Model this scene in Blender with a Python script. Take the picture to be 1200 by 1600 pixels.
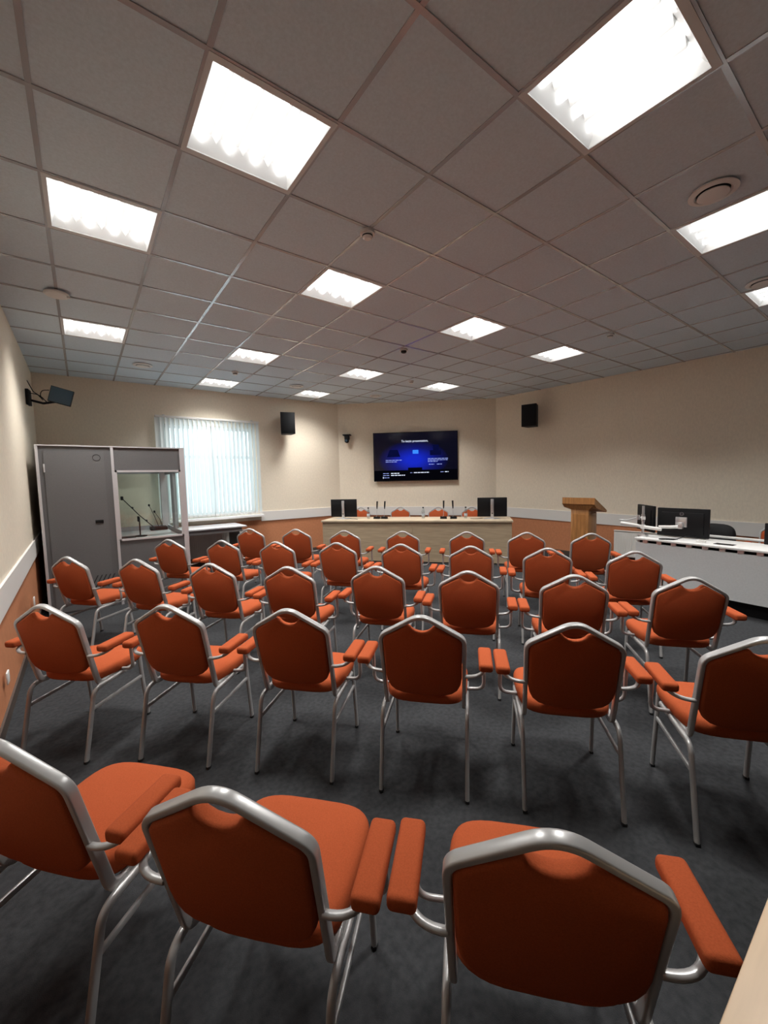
import bpy, bmesh, math, random
from mathutils import Vector, Matrix
for o in list(bpy.data.objects):
    bpy.data.objects.remove(o)
S = bpy.context.scene
COL = S.collection
PI = math.pi
random.seed(7)

# ------------------------------------------------------------------ camera
HC = 3.315                                  # ceiling height
CX, CY, CZ = -1.1234, -1.824, 1.57
YAW, PITCH, ROLL, FPX = 0.6361, -0.0796, -0.0230, 633.4
cd = bpy.data.cameras.new('camera'); cam = bpy.data.objects.new('camera', cd); COL.objects.link(cam)
fw = Vector((math.cos(PITCH)*math.sin(YAW), math.cos(PITCH)*math.cos(YAW), math.sin(PITCH)))
rt = Vector((math.cos(YAW), -math.sin(YAW), 0)); upv = rt.cross(fw)
rt2 = math.cos(ROLL)*rt + math.sin(ROLL)*upv; up2 = -math.sin(ROLL)*rt + math.cos(ROLL)*upv
M = Matrix.Identity(4)
for i in range(3):
    M[i][0] = rt2[i]; M[i][1] = up2[i]; M[i][2] = -fw[i]
M[0][3], M[1][3], M[2][3] = CX, CY, CZ
cam.matrix_world = M
cd.sensor_fit = 'VERTICAL'; cd.sensor_height = 36.0; cd.lens = 36.0*FPX/1600.0
cd.clip_start = 0.02
S.camera = cam

# ------------------------------------------------------------------ world, light levels, exposure
LAMP_W = 12.0            # each ceiling luminaire
LAMP_SPREAD = math.radians(118)
TUBE_GLOW = 4.5
SKY = (0.80, 0.91, 1.0); SKY_STRENGTH = 2.4
S.view_settings.view_transform = 'Standard'; S.view_settings.look = 'None'
S.view_settings.exposure = 0.28; S.view_settings.gamma = 1.0; S.view_settings.use_curve_mapping = False
try:
    S.cycles.use_denoising = True
    S.cycles.max_bounces = 10; S.cycles.diffuse_bounces = 6; S.cycles.transparent_max_bounces = 12
    S.cycles.sample_clamp_indirect = 6.0
except Exception:
    pass
w = bpy.data.worlds.new('sky'); S.world = w; w.use_nodes = True
bg = w.node_tree.nodes['Background']; bg.inputs[0].default_value = (*SKY, 1); bg.inputs[1].default_value = SKY_STRENGTH

def area_lamp(name, loc, rot, sx, sy, power, col, spread=None, parent=None, portal=False):
    ld = bpy.data.lights.new(name, 'AREA'); ld.shape = 'RECTANGLE'; ld.size = sx; ld.size_y = sy
    ld.energy = power; ld.color = col
    if spread: ld.spread = spread
    if portal: ld.cycles.is_portal = True
    lo = bpy.data.objects.new(name, ld); COL.objects.link(lo); lo.location = loc; lo.rotation_euler = rot
    if parent: lo.parent = parent
    return lo
# daylight enters only through the window in the far left wall
area_lamp('window_portal', (0.9, 6.62, 1.8), (-PI/2, 0, 0), 1.6, 1.75, 1, (1, 1, 1), portal=True)

# ------------------------------------------------------------------ materials
def mat(name, col=(.8,.8,.8), rough=.6, metal=0., spec=.5, noise=None, bump=None, emit=None, coat=0., sheen=0.):
    m = bpy.data.materials.new(name); m.use_nodes = True
    nt = m.node_tree; b = nt.nodes['Principled BSDF']
    b.inputs['Base Color'].default_value = (*col, 1); b.inputs['Roughness'].default_value = rough
    b.inputs['Metallic'].default_value = metal; b.inputs['Specular IOR Level'].default_value = spec
    b.inputs['Coat Weight'].default_value = coat
    b.inputs['Sheen Weight'].default_value = sheen
    tc = nt.nodes.new('ShaderNodeTexCoord')
    if noise:                                  # (scale, amount, stretch)
        sc, amt, st = noise
        mp = nt.nodes.new('ShaderNodeMapping'); mp.inputs['Scale'].default_value = st
        nt.links.new(tc.outputs['Object'], mp.inputs[0])
        n = nt.nodes.new('ShaderNodeTexNoise'); n.inputs['Scale'].default_value = sc; n.inputs['Detail'].default_value = 6
        nt.links.new(mp.outputs[0], n.inputs['Vector'])
        r = nt.nodes.new('ShaderNodeValToRGB')
        r.color_ramp.elements[0].position = .3; r.color_ramp.elements[1].position = .7
        r.color_ramp.elements[0].color = (*[c*(1-amt) for c in col], 1)
        r.color_ramp.elements[1].color = (*[min(1, c*(1+amt)) for c in col], 1)
        nt.links.new(n.outputs[0], r.inputs[0]); nt.links.new(r.outputs[0], b.inputs['Base Color'])
    if bump:                                   # (scale, strength, distance)
        n2 = nt.nodes.new('ShaderNodeTexNoise'); n2.inputs['Scale'].default_value = bump[0]; n2.inputs['Detail'].default_value = 4
        nt.links.new(tc.outputs['Object'], n2.inputs['Vector'])
        bm_ = nt.nodes.new('ShaderNodeBump'); bm_.inputs['Strength'].default_value = bump[1]; bm_.inputs['Distance'].default_value = bump[2]
        nt.links.new(n2.outputs[0], bm_.inputs['Height']); nt.links.new(bm_.outputs[0], b.inputs['Normal'])
    if emit:
        b.inputs['Emission Color'].default_value = (*emit[0], 1); b.inputs['Emission Strength'].default_value = emit[1]
    return m
def glass(name, col=(.94,.975,.965), gloss=.035):
    m = bpy.data.materials.new(name); m.use_nodes = True; nt = m.node_tree; nt.nodes.clear()
    out = nt.nodes.new('ShaderNodeOutputMaterial'); mx = nt.nodes.new('ShaderNodeMixShader')
    t = nt.nodes.new('ShaderNodeBsdfTransparent'); g = nt.nodes.new('ShaderNodeBsdfGlossy')
    t.inputs[0].default_value = (*col, 1); g.inputs[0].default_value = (1,1,1,1); g.inputs['Roughness'].default_value = .02
    mx.inputs[0].default_value = gloss
    nt.links.new(t.outputs[0], mx.inputs[1]); nt.links.new(g.outputs[0], mx.inputs[2]); nt.links.new(mx.outputs[0], out.inputs[0])
    return m
def blind_mat():
    m = bpy.data.materials.new('blind_fabric'); m.use_nodes = True; nt = m.node_tree; nt.nodes.clear()
    out = nt.nodes.new('ShaderNodeOutputMaterial'); mx = nt.nodes.new('ShaderNodeMixShader')
    d = nt.nodes.new('ShaderNodeBsdfDiffuse'); t = nt.nodes.new('ShaderNodeBsdfTranslucent')
    d.inputs[0].default_value = (.72,.76,.77,1); t.inputs[0].default_value = (.80,.865,.875,1)
    mx.inputs[0].default_value = .33
    nt.links.new(d.outputs[0], mx.inputs[1]); nt.links.new(t.outputs[0], mx.inputs[2]); nt.links.new(mx.outputs[0], out.inputs[0])
    return m
def emitter(name, col, s):
    m = bpy.data.materials.new(name); m.use_nodes = True; nt = m.node_tree; nt.nodes.clear()
    out = nt.nodes.new('ShaderNodeOutputMaterial'); e = nt.nodes.new('ShaderNodeEmission')
    e.inputs[0].default_value = (*col, 1); e.inputs[1].default_value = s
    nt.links.new(e.outputs[0], out.inputs[0]); return m
def screen_mat():
    m = bpy.data.materials.new('presentation_screen'); m.use_nodes = True; nt = m.node_tree; b = nt.nodes['Principled BSDF']
    b.inputs['Base Color'].default_value = (.004,.004,.006,1); b.inputs['Roughness'].default_value = .12
    tc = nt.nodes.new('ShaderNodeTexCoord'); mp = nt.nodes.new('ShaderNodeMapping')
    mp.inputs['Location'].default_value = (.12, 0, .14); mp.inputs['Rotation'].default_value = (0, math.radians(22), 0)
    mp.inputs['Scale'].default_value = (1.25, 0, 2.3)
    nt.links.new(tc.outputs['Object'], mp.inputs[0])
    gr = nt.nodes.new('ShaderNodeTexGradient'); gr.gradient_type = 'SPHERICAL'
    nt.links.new(mp.outputs[0], gr.inputs[0])
    r = nt.nodes.new('ShaderNodeValToRGB'); e = r.color_ramp.elements
    e[0].position = 0; e[0].color = (.001,.0012,.008,1); e[1].position = .8; e[1].color = (.002,.02,.62,1)
    k = e.new(.35); k.color = (.0015,.005,.14,1)
    nt.links.new(gr.outputs[0], r.inputs[0]); nt.links.new(r.outputs[0], b.inputs['Emission Color'])
    b.inputs['Emission Strength'].default_value = .75
    return m
MT = dict(
 orange=mat('orange_upholstery', (.352,.072,.0235), .9, spec=.15, noise=(260,.12,(1,1,1)), bump=(420,.25,.002)),
 silver=mat('silver_painted_tube', (.42,.415,.41), .28, metal=.3, spec=.5),
 rubber=mat('black_rubber', (.012,.012,.013), .6),
 carpet=mat('dark_grey_carpet', (.037,.038,.0405), .95, spec=.1, noise=(38,.24,(1,1,1)), bump=(330,.5,.004)),
 wallup=mat('beige_wallpaper', (.80,.715,.585), .75, spec=.25, noise=(45,.05,(1,1,.5)), bump=(90,.25,.003)),
 walllow=mat('terracotta_wallpaper', (.52,.215,.105), .75, spec=.25, noise=(45,.08,(1,1,.5)), bump=(90,.25,.003)),
 walldark=mat('dark_unseen_wall', (.05,.045,.045), .9),  # unseen back wall made dark to keep bounce light off the chair backs
 rail=mat('white_rail_board', (.74,.72,.69), .5),
 base=mat('dark_baseboard', (.075,.055,.045), .5),
 tile=mat('mineral_ceiling_tile', (.575,.67,.74), .9, spec=.2, noise=(70,.06,(1,1,1)), bump=(160,.2,.003)),
 tbar=mat('ceiling_tee_bar', (.50,.51,.53), .17, metal=.3, spec=.8),
 tray=mat('white_reflector_tray', (.88,.9,.9), .4),
 bezel=mat('luminaire_bezel', (.62,.63,.63), .4),
 tube=emitter('lit_fluorescent_tube', (1,.985,.96), TUBE_GLOW),
 white=mat('white_plastic', (.72,.71,.69), .45),
 black=mat('black_plastic', (.006,.006,.007), .5, spec=.2),
 blackm=mat('matte_black', (.008,.008,.009), .6, spec=.2),
 mesh=mat('black_speaker_grille', (.006,.0065,.008), .7, spec=.2, bump=(600,.5,.002)),
 oak=mat('pale_oak_laminate', (.37,.285,.19), .5, noise=(5,.20,(.6,.6,9)), spec=.4),
 oakt=mat('pale_oak_tabletop', (.45,.36,.255), .42, noise=(6,.10,(1,1,1)), spec=.4),
 beech=mat('light_beech_tabletop', (.64,.47,.31), .40, noise=(7,.10,(.5,5,1)), spec=.4),
 lectern=mat('honey_wood_veneer', (.34,.150,.045), .38, noise=(7,.28,(5,5,.5)), coat=.2),
 deskw=mat('white_desk_laminate', (.66,.655,.64), .38),
 deskp=mat('pale_grey_panel', (.55,.56,.565), .5, noise=(60,.04,(1,1,1))),
 booth=mat('grey_booth_panel', (.105,.102,.104), .7, noise=(150,.08,(1,1,1))),
 boothd=mat('grey_booth_door', (.115,.112,.114), .65, noise=(150,.08,(1,1,1))),
 boothi=mat('grey_booth_inside', (.30,.30,.31), .75),
 alu=mat('pale_aluminium_profile', (.56,.545,.56), .42, metal=.3),
 gray=mat('grey_table_top', (.33,.33,.335), .35),
 wtable=mat('glossy_grey_white_tabletop', (.55,.54,.55), .25),
 browne=mat('brown_table_edge', (.22,.11,.06), .5),
 darkg=mat('dark_grey_laminate', (.13,.12,.12), .5),
 glass=glass('clear_glass'),
 blind=blind_mat(),
 screen=screen_mat(),
 scrblk=emitter('screen_black_band', (.0012,.0012,.0025), 1),
 scrdark=emitter('screen_dark_picture', (.002,.003,.03), 1),
 scrtxt=emitter('screen_white_text', (.72,.78,.95), 1),
 scrdim=emitter('screen_dim_text', (.30,.36,.75), 1),
 scrico=emitter('screen_light_blue_icon', (.04,.22,.85), 1),
 glossb=mat('glossy_screen_painted_reflection', (.04,.085,.13), .2, spec=.6),  # blue in the base colour stands in for a window reflection
 chrome=mat('brushed_metal', (.62,.62,.63), .3, metal=.8),
 water=glass('clear_bottle_plastic', (.80,.84,.86), .14),
 blabel=mat('bottle_label', (.42,.47,.52), .5),
 sill=mat('white_window_sill', (.82,.82,.82), .35),
 frame=mat('white_window_frame', (.78,.8,.8), .4),
 rad=mat('white_radiator_enamel', (.78,.77,.73), .4),
 logo=mat('grey_badge', (.25,.25,.26), .4, metal=.5),
)

# ------------------------------------------------------------------ geometry helpers
class MB:
    def __init__(s): s.v = []; s.f = []; s.mi = []
    def add(s, vs, fs, mi=0):
        n = len(s.v); s.v += [tuple(v) for v in vs]; s.f += [tuple(i+n for i in f) for f in fs]; s.mi += [mi]*len(fs)
        return s
    def box(s, lo, hi, mi=0, fr=None):
        x0,y0,z0 = lo; x1,y1,z1 = hi
        vs = [Vector(p) for p in ((x0,y0,z0),(x1,y0,z0),(x1,y1,z0),(x0,y1,z0),(x0,y0,z1),(x1,y0,z1),(x1,y1,z1),(x0,y1,z1))]
        if fr: vs = [fr @ v for v in vs]
        return s.add(vs, [(0,3,2,1),(4,5,6,7),(0,1,5,4),(1,2,6,5),(2,3,7,6),(3,0,4,7)], mi)
    def rbox(s, lo, hi, r, mi=0, fr=None, seg=2):
        bm = bmesh.new(); bmesh.ops.create_cube(bm, size=1)
        c = [(a+b)/2 for a,b in zip(lo,hi)]; d = [b-a for a,b in zip(lo,hi)]
        for v in bm.verts: v.co = Vector([c[i]+v.co[i]*d[i] for i in range(3)])
        bmesh.ops.bevel(bm, geom=bm.edges[:], offset=min(r, min(d)*.49), segments=seg, affect='EDGES', profile=.5)
        bm.verts.index_update()
        vs = [v.co.copy() for v in bm.verts]; fs = [[v.index for v in f.verts] for f in bm.faces]; bm.free()
        if fr: vs = [fr @ v for v in vs]
        return s.add(vs, fs, mi)
    def prism(s, poly, z0, z1, mi=0, fr=None):
        n = len(poly); vs = [Vector((x,y,z0)) for x,y in poly]+[Vector((x,y,z1)) for x,y in poly]
        if fr: vs = [fr @ v for v in vs]
        return s.add(vs, [tuple(range(n))[::-1], tuple(range(n,2*n))]+[(i,(i+1)%n,n+(i+1)%n,n+i) for i in range(n)], mi)
    def lathe(s, prof, seg=24, mi=0, fr=None, axis='z'):
        vs = []; fs = []; n = len(prof)
        for k in range(seg):
            a = 2*PI*k/seg
            for r,z in prof:
                p = Vector((r*math.cos(a), r*math.sin(a), z))
                vs.append(fr @ p if fr else p)
        for k in range(seg):
            k2 = (k+1)%seg
            for i in range(n-1): fs.append((k*n+i, k2*n+i, k2*n+i+1, k*n+i+1))
        ringp = prof[0] == prof[-1]
        if prof[0][0] > 1e-6 and not ringp: fs.append(tuple(k*n for k in range(seg))[::-1])
        if prof[-1][0] > 1e-6 and not ringp: fs.append(tuple(k*n+n-1 for k in range(seg)))
        return s.add(vs, fs, mi)
    def sweep(s, pts, wdt, hgt, normal=None, seg=3, mi=0, rnd=.5, taper=None):
        """closed-profile sweep: wdt along T x N, hgt along N"""
        P = [Vector(p) for p in pts]; n = len(P)
        T = []
        for i in range(n):
            a = P[max(i-1,0)]; b = P[min(i+1,n-1)]; T.append((b-a).normalized())
        N = Vector(normal) if normal else (Vector((0,0,1)) if abs(T[0].z) < .9 else Vector((1,0,0)))
        r = min(wdt,hgt)*rnd; prof = []
        for cx,cy,a0 in ((wdt/2-r,hgt/2-r,0),(-wdt/2+r,hgt/2-r,PI/2),(-wdt/2+r,-hgt/2+r,PI),(wdt/2-r,-hgt/2+r,1.5*PI)):
            for k in range(seg+1):
                a = a0+PI/2*k/seg; prof.append((cx+r*math.cos(a), cy+r*math.sin(a)))
        m = len(prof); vs = []
        for i in range(n):
            N = (N-T[i]*N.dot(T[i]))
            N.normalize(); B = T[i].cross(N)
            k = taper(i/(n-1)) if taper else 1
            for x,y in prof: vs.append(P[i]+B*x*k+N*y*k)
        fs = []
        for i in range(n-1):
            for j in range(m):
                j2 = (j+1)%m; fs.append((i*m+j, i*m+j2, (i+1)*m+j2, (i+1)*m+j))
        fs.append(tuple(range(m))[::-1]); fs.append(tuple((n-1)*m+j for j in range(m)))
        return s.add(vs, fs, mi)
    def build(s, name, m, parent=None, smooth=True, ang=35):
        me = bpy.data.meshes.new(name); me.from_pydata([tuple(v) for v in s.v], [], s.f)
        ms = m if isinstance(m, (list,tuple)) else [m]
        for k in ms: me.materials.append(k)
        if len(ms) > 1: me.polygons.foreach_set('material_index', s.mi)
        bm = bmesh.new(); bm.from_mesh(me); bmesh.ops.recalc_face_normals(bm, faces=bm.faces[:]); bm.to_mesh(me); bm.free()
        if smooth:
            me.polygons.foreach_set('use_smooth', [True]*len(me.polygons)); me.set_sharp_from_angle(angle=math.radians(ang))
        me.update()
        o = bpy.data.objects.new(name, me); COL.objects.link(o)
        if parent: o.parent = parent
        return o
def fillet(pts, rads, n=6):
    P = [Vector(p) for p in pts]; out = [P[0]]
    for i in range(1, len(P)-1):
        a, b, c = P[i-1], P[i], P[i+1]; u = (a-b); v = (c-b); la, lb = u.length, v.length; u.normalize(); v.normalize()
        ang = u.angle(v); r = rads[i-1]
        t = min(r/math.tan(ang/2), la*.48, lb*.48) if ang < 3.1 else 0
        if t < 1e-5: out.append(b); continue
        p0 = b+u*t; p1 = b+v*t
        for k in range(n+1):                      # quadratic blend, close to an arc
            q = k/n; out.append((1-q)**2*p0+2*q*(1-q)*b+q*q*p1)
    out.append(P[-1]); return out
def resample(pts, step):
    out = [pts[0]]
    for a, b in zip(pts, pts[1:]):
        n = max(1, int((b-a).length/step))
        for k in range(1, n+1): out.append(a.lerp(b, k/n))
    return out
def frame(ox, oy, oz, ang):                      # local x -> direction at angle ang (world, radians)
    return Matrix.Translation((ox,oy,oz)) @ Matrix.Rotation(ang, 4, 'Z')
def tag(o, label, cat=None, group=None, kind=None):
    o['label'] = label
    if cat: o['category'] = cat
    if group: o['group'] = group
    if kind: o['kind'] = kind
    return o
def thing(name, label, cat, loc=(0,0,0), rz=0, group=None):
    o = bpy.data.objects.new(name, None); COL.objects.link(o); o.empty_display_size = .1
    o.location = loc; o.rotation_euler = (0,0,rz)
    return tag(o, label, cat, group)
def dup(root, loc, rz, label, group=None, scale=None):
    r = root.copy(); COL.objects.link(r); r.location = loc; r.rotation_euler = (0,0,rz); r['label'] = label
    if group: r['group'] = group
    if scale: r.scale = (scale,)*3
    for ch in list(root.children):
        c = ch.copy(); COL.objects.link(c); c.parent = r
        for g in ch.children:
            d = g.copy(); COL.objects.link(d); d.parent = c
    return r

# ------------------------------------------------------------------ room shell
PL0, PLW, PWT, PTR, PR0 = (-1.62,-3.6), (-1.65,6.40), (3.69,6.40), (6.38,4.05), (6.95,-3.6)
def seg_frame(a, b):
    a = Vector((*a,0)); b = Vector((*b,0)); d = b-a
    return Matrix.Translation(a) @ Matrix.Rotation(math.atan2(d.y,d.x), 4, 'Z'), d.length
floor_poly = [PL0, PR0, PTR, PWT, PLW]
tag(MB().prism(floor_poly, -.1, 0).build('floor', MT['carpet'], smooth=False), 'dark grey carpeted floor of the conference room', 'floor', kind='structure')
ZS = .80
def wall(name, a, b, label, hole=None, ext=(0,0)):
    fr, L = seg_frame(a, b); mb = MB(); t = .3       # outward is local +y when the room is walked clockwise
    x0, x1 = -ext[0], L+ext[1]
    if hole:
        h0,h1,z0,z1 = hole
        mb.box((x0,0,0),(x1,t,ZS),1,fr); mb.box((x0,0,ZS),(x1,t,z0),0,fr); mb.box((x0,0,z1),(x1,t,HC+.1),0,fr)
        mb.box((x0,0,z0),(h0,t,z1),0,fr); mb.box((h1,0,z0),(x1,t,z1),0,fr)
    else:
        mb.box((x0,0,0),(x1,t,ZS),1,fr); mb.box((x0,0,ZS),(x1,t,HC+.1),0,fr)
    return tag(mb.build(name, [MT['walldark']]*2 if name == 'wall_back' else [MT['wallup'], MT['walllow']], smooth=False), label, 'wall', kind='structure')
wall('wall_left', PL0, PLW, 'beige and terracotta wall along the left side', ext=(.3,.3))
WIN = (0.10, 1.72, .95, 2.66)
wall('wall_far', PLW, PWT, 'beige and terracotta far wall holding the window', hole=(WIN[0]+1.65, WIN[1]+1.65, WIN[2], WIN[3]), ext=(.0,.1))
wall('wall_front', PWT, PTR, 'beige and terracotta front wall behind the television', ext=(.1,.1))
wall('wall_right', PTR, PR0, 'beige and terracotta wall along the right side', ext=(.1,.3))
wall('wall_back', PR0, PL0, 'unseen wall behind the camera, darkened to cut bounce on chair backs')
def rail(name, a, b, za, zb, x0=0., x1=None, label=''):
    fr, L = seg_frame(a, b); x1 = L if x1 is None else x1; mb = MB()
    def zz(x): q = x/L; return [za[0]+(zb[0]-za[0])*q, za[1]+(zb[1]-za[1])*q]
    (b0,t0),(b1,t1) = zz(x0), zz(x1)
    vs = [(x0,0,b0),(x1,0,b1),(x1,-.018,b1),(x0,-.018,b0),(x0,0,t0),(x1,0,t1),(x1,-.018,t1),(x0,-.018,t0)]
    mb.add([fr @ Vector(v) for v in vs], [(0,3,2,1),(4,5,6,7),(0,1,5,4),(1,2,6,5),(2,3,7,6),(3,0,4,7)])
    tag(mb.build(name, MT['rail'], smooth=False), label, 'wall rail', kind='structure')
rail('trim_1', PL0, PLW, (.56,.785), (.79,.98), label='white chair rail board on the left wall')
rail('trim_2', PLW, PWT, (.79,.985), (.77,.965), x0=3.44, label='white chair rail board on the far wall beside the window')
rail('trim_3', PWT, PTR, (.77,.965), (.70,.905), label='white chair rail board behind the long desk')
rail('trim_4', PTR, PR0, (.70,.905), (.55,.755), label='white chair rail board on the right wall')
for nm, a, b in (('left',PL0,PLW),('far',PLW,PWT),('front',PWT,PTR),('right',PTR,PR0)):
    fr, L = seg_frame(a, b)
    tag(MB().box((0,-.014,0),(L,0,.085),0,fr).build('baseboard_'+nm, MT['base'], smooth=False), 'dark baseboard at the foot of the %s wall' % nm, 'baseboard', kind='structure')

# ceiling: 0.6 m tiles on a tee grid, square openings where the luminaires sit
LIGHTS = [  # (row index a along Y, column index b along X, label)
 (0,-1,'large bright ceiling light nearest the camera, left of the smoke detector'),
 (2,-2,'bright square ceiling light close to the left wall, nearer than the smoke alarm disc'),
 (-2,1,'bright square ceiling light cut by the top picture edge, upper right'),
 (2,1,'square ceiling light beyond the smoke detector near the middle of the ceiling'),
 (2,4,'square ceiling light straight right of the small black dome camera'),
 (2,7,'square ceiling light nearest the bare right wall'),
 (6,-2,'square ceiling light showing four tubes, above the grey booth by the left wall'),
 (6,1,'square ceiling light touching the shiny tee bar, in front of the window'),
 (9,1,'small-looking far ceiling light above the window blind'),
 (6,4,'square ceiling light beyond the dome camera, above the left end of the long desk'),
 (9,4,'farthest small-looking ceiling light above the left wall speaker'),
 (6,7,'square ceiling light above the television'),
 (-2,4,'ceiling light beside the round air vent, cut by the right picture edge'),
 (-2,7,'small-looking ceiling light cut by the right picture edge, below another'),
]
cells = {(a,b) for a,b,_ in LIGHTS}
mb = MB(); X0,X1,Y0,Y1 = -1.9,7.2,-3.85,6.65
for a in range(-8, 13):
    for b in range(-5, 14):
        if (a,b) in cells: continue
        x0,x1,y0,y1 = max(b*.6,X0),min((b+1)*.6,X1),max(a*.6,Y0),min((a+1)*.6,Y1)
        if x1-x0 < 1e-3 or y1-y0 < 1e-3: continue
        mb.box((x0,y0,HC+.004),(x1,y1,HC+.02))
mb.box((X0,Y0,HC+.20),(X1,Y1,HC+.30))
tag(mb.build('ceiling', MT['tile'], smooth=False), 'suspended ceiling of grey white square tiles', 'ceiling', kind='structure')
mb = MB()
for b in range(-3, 13):
    if X0 < b*.6 < X1: mb.box((b*.6-.012,Y0,HC-.001),(b*.6+.012,Y1,HC+.0035))
for a in range(-6, 12):
    if Y0 < a*.6 < Y1: mb.box((X0,a*.6-.012,HC-.0018),(X1,a*.6+.012,HC+.003))
tag(mb.build('trim_5', MT['tbar'], smooth=False), 'metal tee bar grid of the suspended ceiling', 'ceiling grid', kind='structure')

# ------------------------------------------------------------------ ceiling luminaires
def luminaire(label):
    t = thing('ceiling_light', label, 'ceiling light', (0,0,HC), 0, 'square ceiling lights')
    ix, iy, d = .276, .266, .075
    mb = MB(); o = .2995
    for lo,hi in (((-o,-o,-.004),(o,-iy,.004)),((-o,iy,-.004),(o,o,.004)),((-o,-iy,-.004),(-ix,iy,.004)),((ix,-iy,-.004),(o,iy,.004))):
        mb.box(lo,hi)
    mb.build('bezel', MT['bezel'], t, smooth=False)
    mb = MB(); k = .05                                     # sloped tray, closed above
    vs = [(-ix,-iy,.003),(ix,-iy,.003),(ix,iy,.003),(-ix,iy,.003),(-ix+k*.5,-iy+k,d),(ix-k*.5,-iy+k,d),(ix-k*.5,iy-k,d),(-ix+k*.5,iy-k,d)]
    mb.add(vs, [(0,1,5,4),(1,2,6,5),(2,3,7,6),(3,0,4,7),(4,5,6,7)])
    for x in (-.14,0,.14):                                 # ridges between the tubes
        mb.add([(x-.022,-iy+k,d),(x+.022,-iy+k,d),(x,-iy+k,d-.038),(x-.022,iy-k,d),(x+.022,iy-k,d),(x,iy-k,d-.038)], [(0,1,2),(3,5,4),(0,2,5,3),(1,4,5,2)])
    mb.build('reflector', MT['tray'], t, smooth=False)
    for x in (-.21,-.07,.07,.21):
        MB().sweep([(x,-.225,.043),(x,.225,.043)], .026, .026, seg=3).build('tube', MT['tube'], t)
    return t
lum0 = luminaire(LIGHTS[0][2])
for i,(a,b,lab) in enumerate(LIGHTS):
    x, y = (b+.5)*.6, (a+.5)*.6
    if i == 0: r = lum0; r.location = (x,y,HC)
    else: r = dup(lum0, (x,y,HC), 0, lab)
    area_lamp('lamp_glow', (0,0,.012), (0,0,0), .46, .42, LAMP_W, (1,.985,.955), LAMP_SPREAD, r)

# ------------------------------------------------------------------ ceiling fittings
def air_vent(x, y, label):
    t = thing('air_vent', label, 'air vent', (x,y,HC), 0, 'round ceiling air vents')
    MB().lathe([(.085,-.002),(.125,-.004),(.128,-.012),(.098,-.020),(.088,-.014),(.085,-.002)], 36).build('rim', MT['white'], t)
    MB().lathe([(0,-.030),(.070,-.030),(.082,-.026),(.080,-.020),(0,-.016)], 36).build('valve_disc', MT['white'], t)
    MB().lathe([(0,-.016),(.086,-.004),(.086,-.001),(0,-.001)], 24).build('throat', MT['blackm'], t)
    return t
air_vent(2.15,-.92,'round white ceiling air vent beside a light, upper right')
air_vent(-.31,5.10,'round white ceiling air vent between the booth and the far wall')
air_vent(2.13,5.19,'round ceiling air vent next to the farthest ceiling light')
air_vent(3.88,5.15,'round ceiling air vent in front of the television wall')
air_vent(4.05,-.80,'round ceiling air vent cut by the right picture edge')
def detector(x, y, r, h, label, cat, dark=False):
    t = thing('smoke_detector' if not dark else 'dome_camera', label, cat, (x,y,HC))
    MB().lathe([(0,-h*.45),(r*.98,-h*.45),(r,-h*.2),(r*.9,0),(0,0)], 28).build('base', MT['white'], t)
    MB().lathe([(0,-h),(r*.45,-h),(r*.66,-h*.85),(r*.7,-h*.42),(0,-h*.42)], 28).build('dome' if dark else 'sensor_cap', MT['black' if dark else 'white'], t)
    if not dark: MB().lathe([(r*.66,-h*.74),(r*.715,-h*.72),(r*.715,-h*.60),(r*.66,-h*.58),(r*.66,-h*.74)], 28).build('sensor_slot', MT['blackm'], t)
    return t
detector(.60,.63,.052,.055,'white smoke detector at a grid crossing, nearest on the ceiling','smoke detector')
detector(2.47,2.51,.055,.05,'small white dome camera with black eye on the ceiling','camera',True)
detector(.91,4.78,.05,.055,'small grey smoke detector before the window, near a far ceiling light','smoke detector')
detector(4.28,.66,.045,.045,'small smoke detector on the ceiling toward the right wall','smoke detector')
detector(3.70,3.80,.045,.045,'small smoke detector on the ceiling before the television','smoke detector')
t = thing('alarm_disc', 'off-white disc alarm hanging below the ceiling by the left wall', 'alarm', (-1.20,2.93,HC))
MB().lathe([(0,-.012),(.05,-.012),(.05,0),(0,0)], 24).build('mount', MT['blackm'], t)
MB().lathe([(0,-.038),(.085,-.036),(.095,-.026),(.09,-.014),(0,-.012)], 32).build('disc', MT['white'], t)
MB().lathe([(0,-.052),(.012,-.050),(.014,-.036),(0,-.034)], 12, fr=Matrix.Translation((.085,-.03,0))).build('indicator', MT['white'], t)

# ------------------------------------------------------------------ window, blind, sill
t = bpy.data.objects.new('window_1', None); COL.objects.link(t); t.location = (0,6.55,0)
tag(t, 'white framed window behind the vertical blind', 'window', kind='structure')
mb = MB(); x0,x1,z0,z1 = WIN
for lo,hi in (((x0,-.03,z0),(x1,.03,z0+.06)),((x0,-.03,z1-.06),(x1,.03,z1)),((x0,-.03,z0),(x0+.06,.03,z1)),((x1-.06,-.03,z0),(x1,.03,z1)),((.88,-.03,z0),(.95,.03,z1)),((x0,-.03,2.05),(x1,.03,2.11))):
    mb.box(lo,hi)
mb.build('window_frame', MT['frame'], t, smooth=False)
MB().box((x0,.003,z0),(x1,.007,z1)).build('pane', MT['glass'], t, smooth=False)
tag(MB().box((-.04,6.22,.885),(1.80,6.62,.925)).build('trim_6', MT['sill'], smooth=False), 'white window sill under the vertical blind', 'window sill', kind='structure')
t = thing('vertical_blind', 'white vertical slat blind glowing with daylight over the window', 'blind', (0,6.32,0))
MB().rbox((-.04,-.025,2.755),(1.80,.025,2.79),.006).build('headrail', MT['white'], t)
for x in (.10,1.66): MB().box((x-.015,-.02,2.79),(x+.015,.07,2.805)).build('bracket', MT['chrome'], t, smooth=False)
mb = MB(); ns = 24
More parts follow.
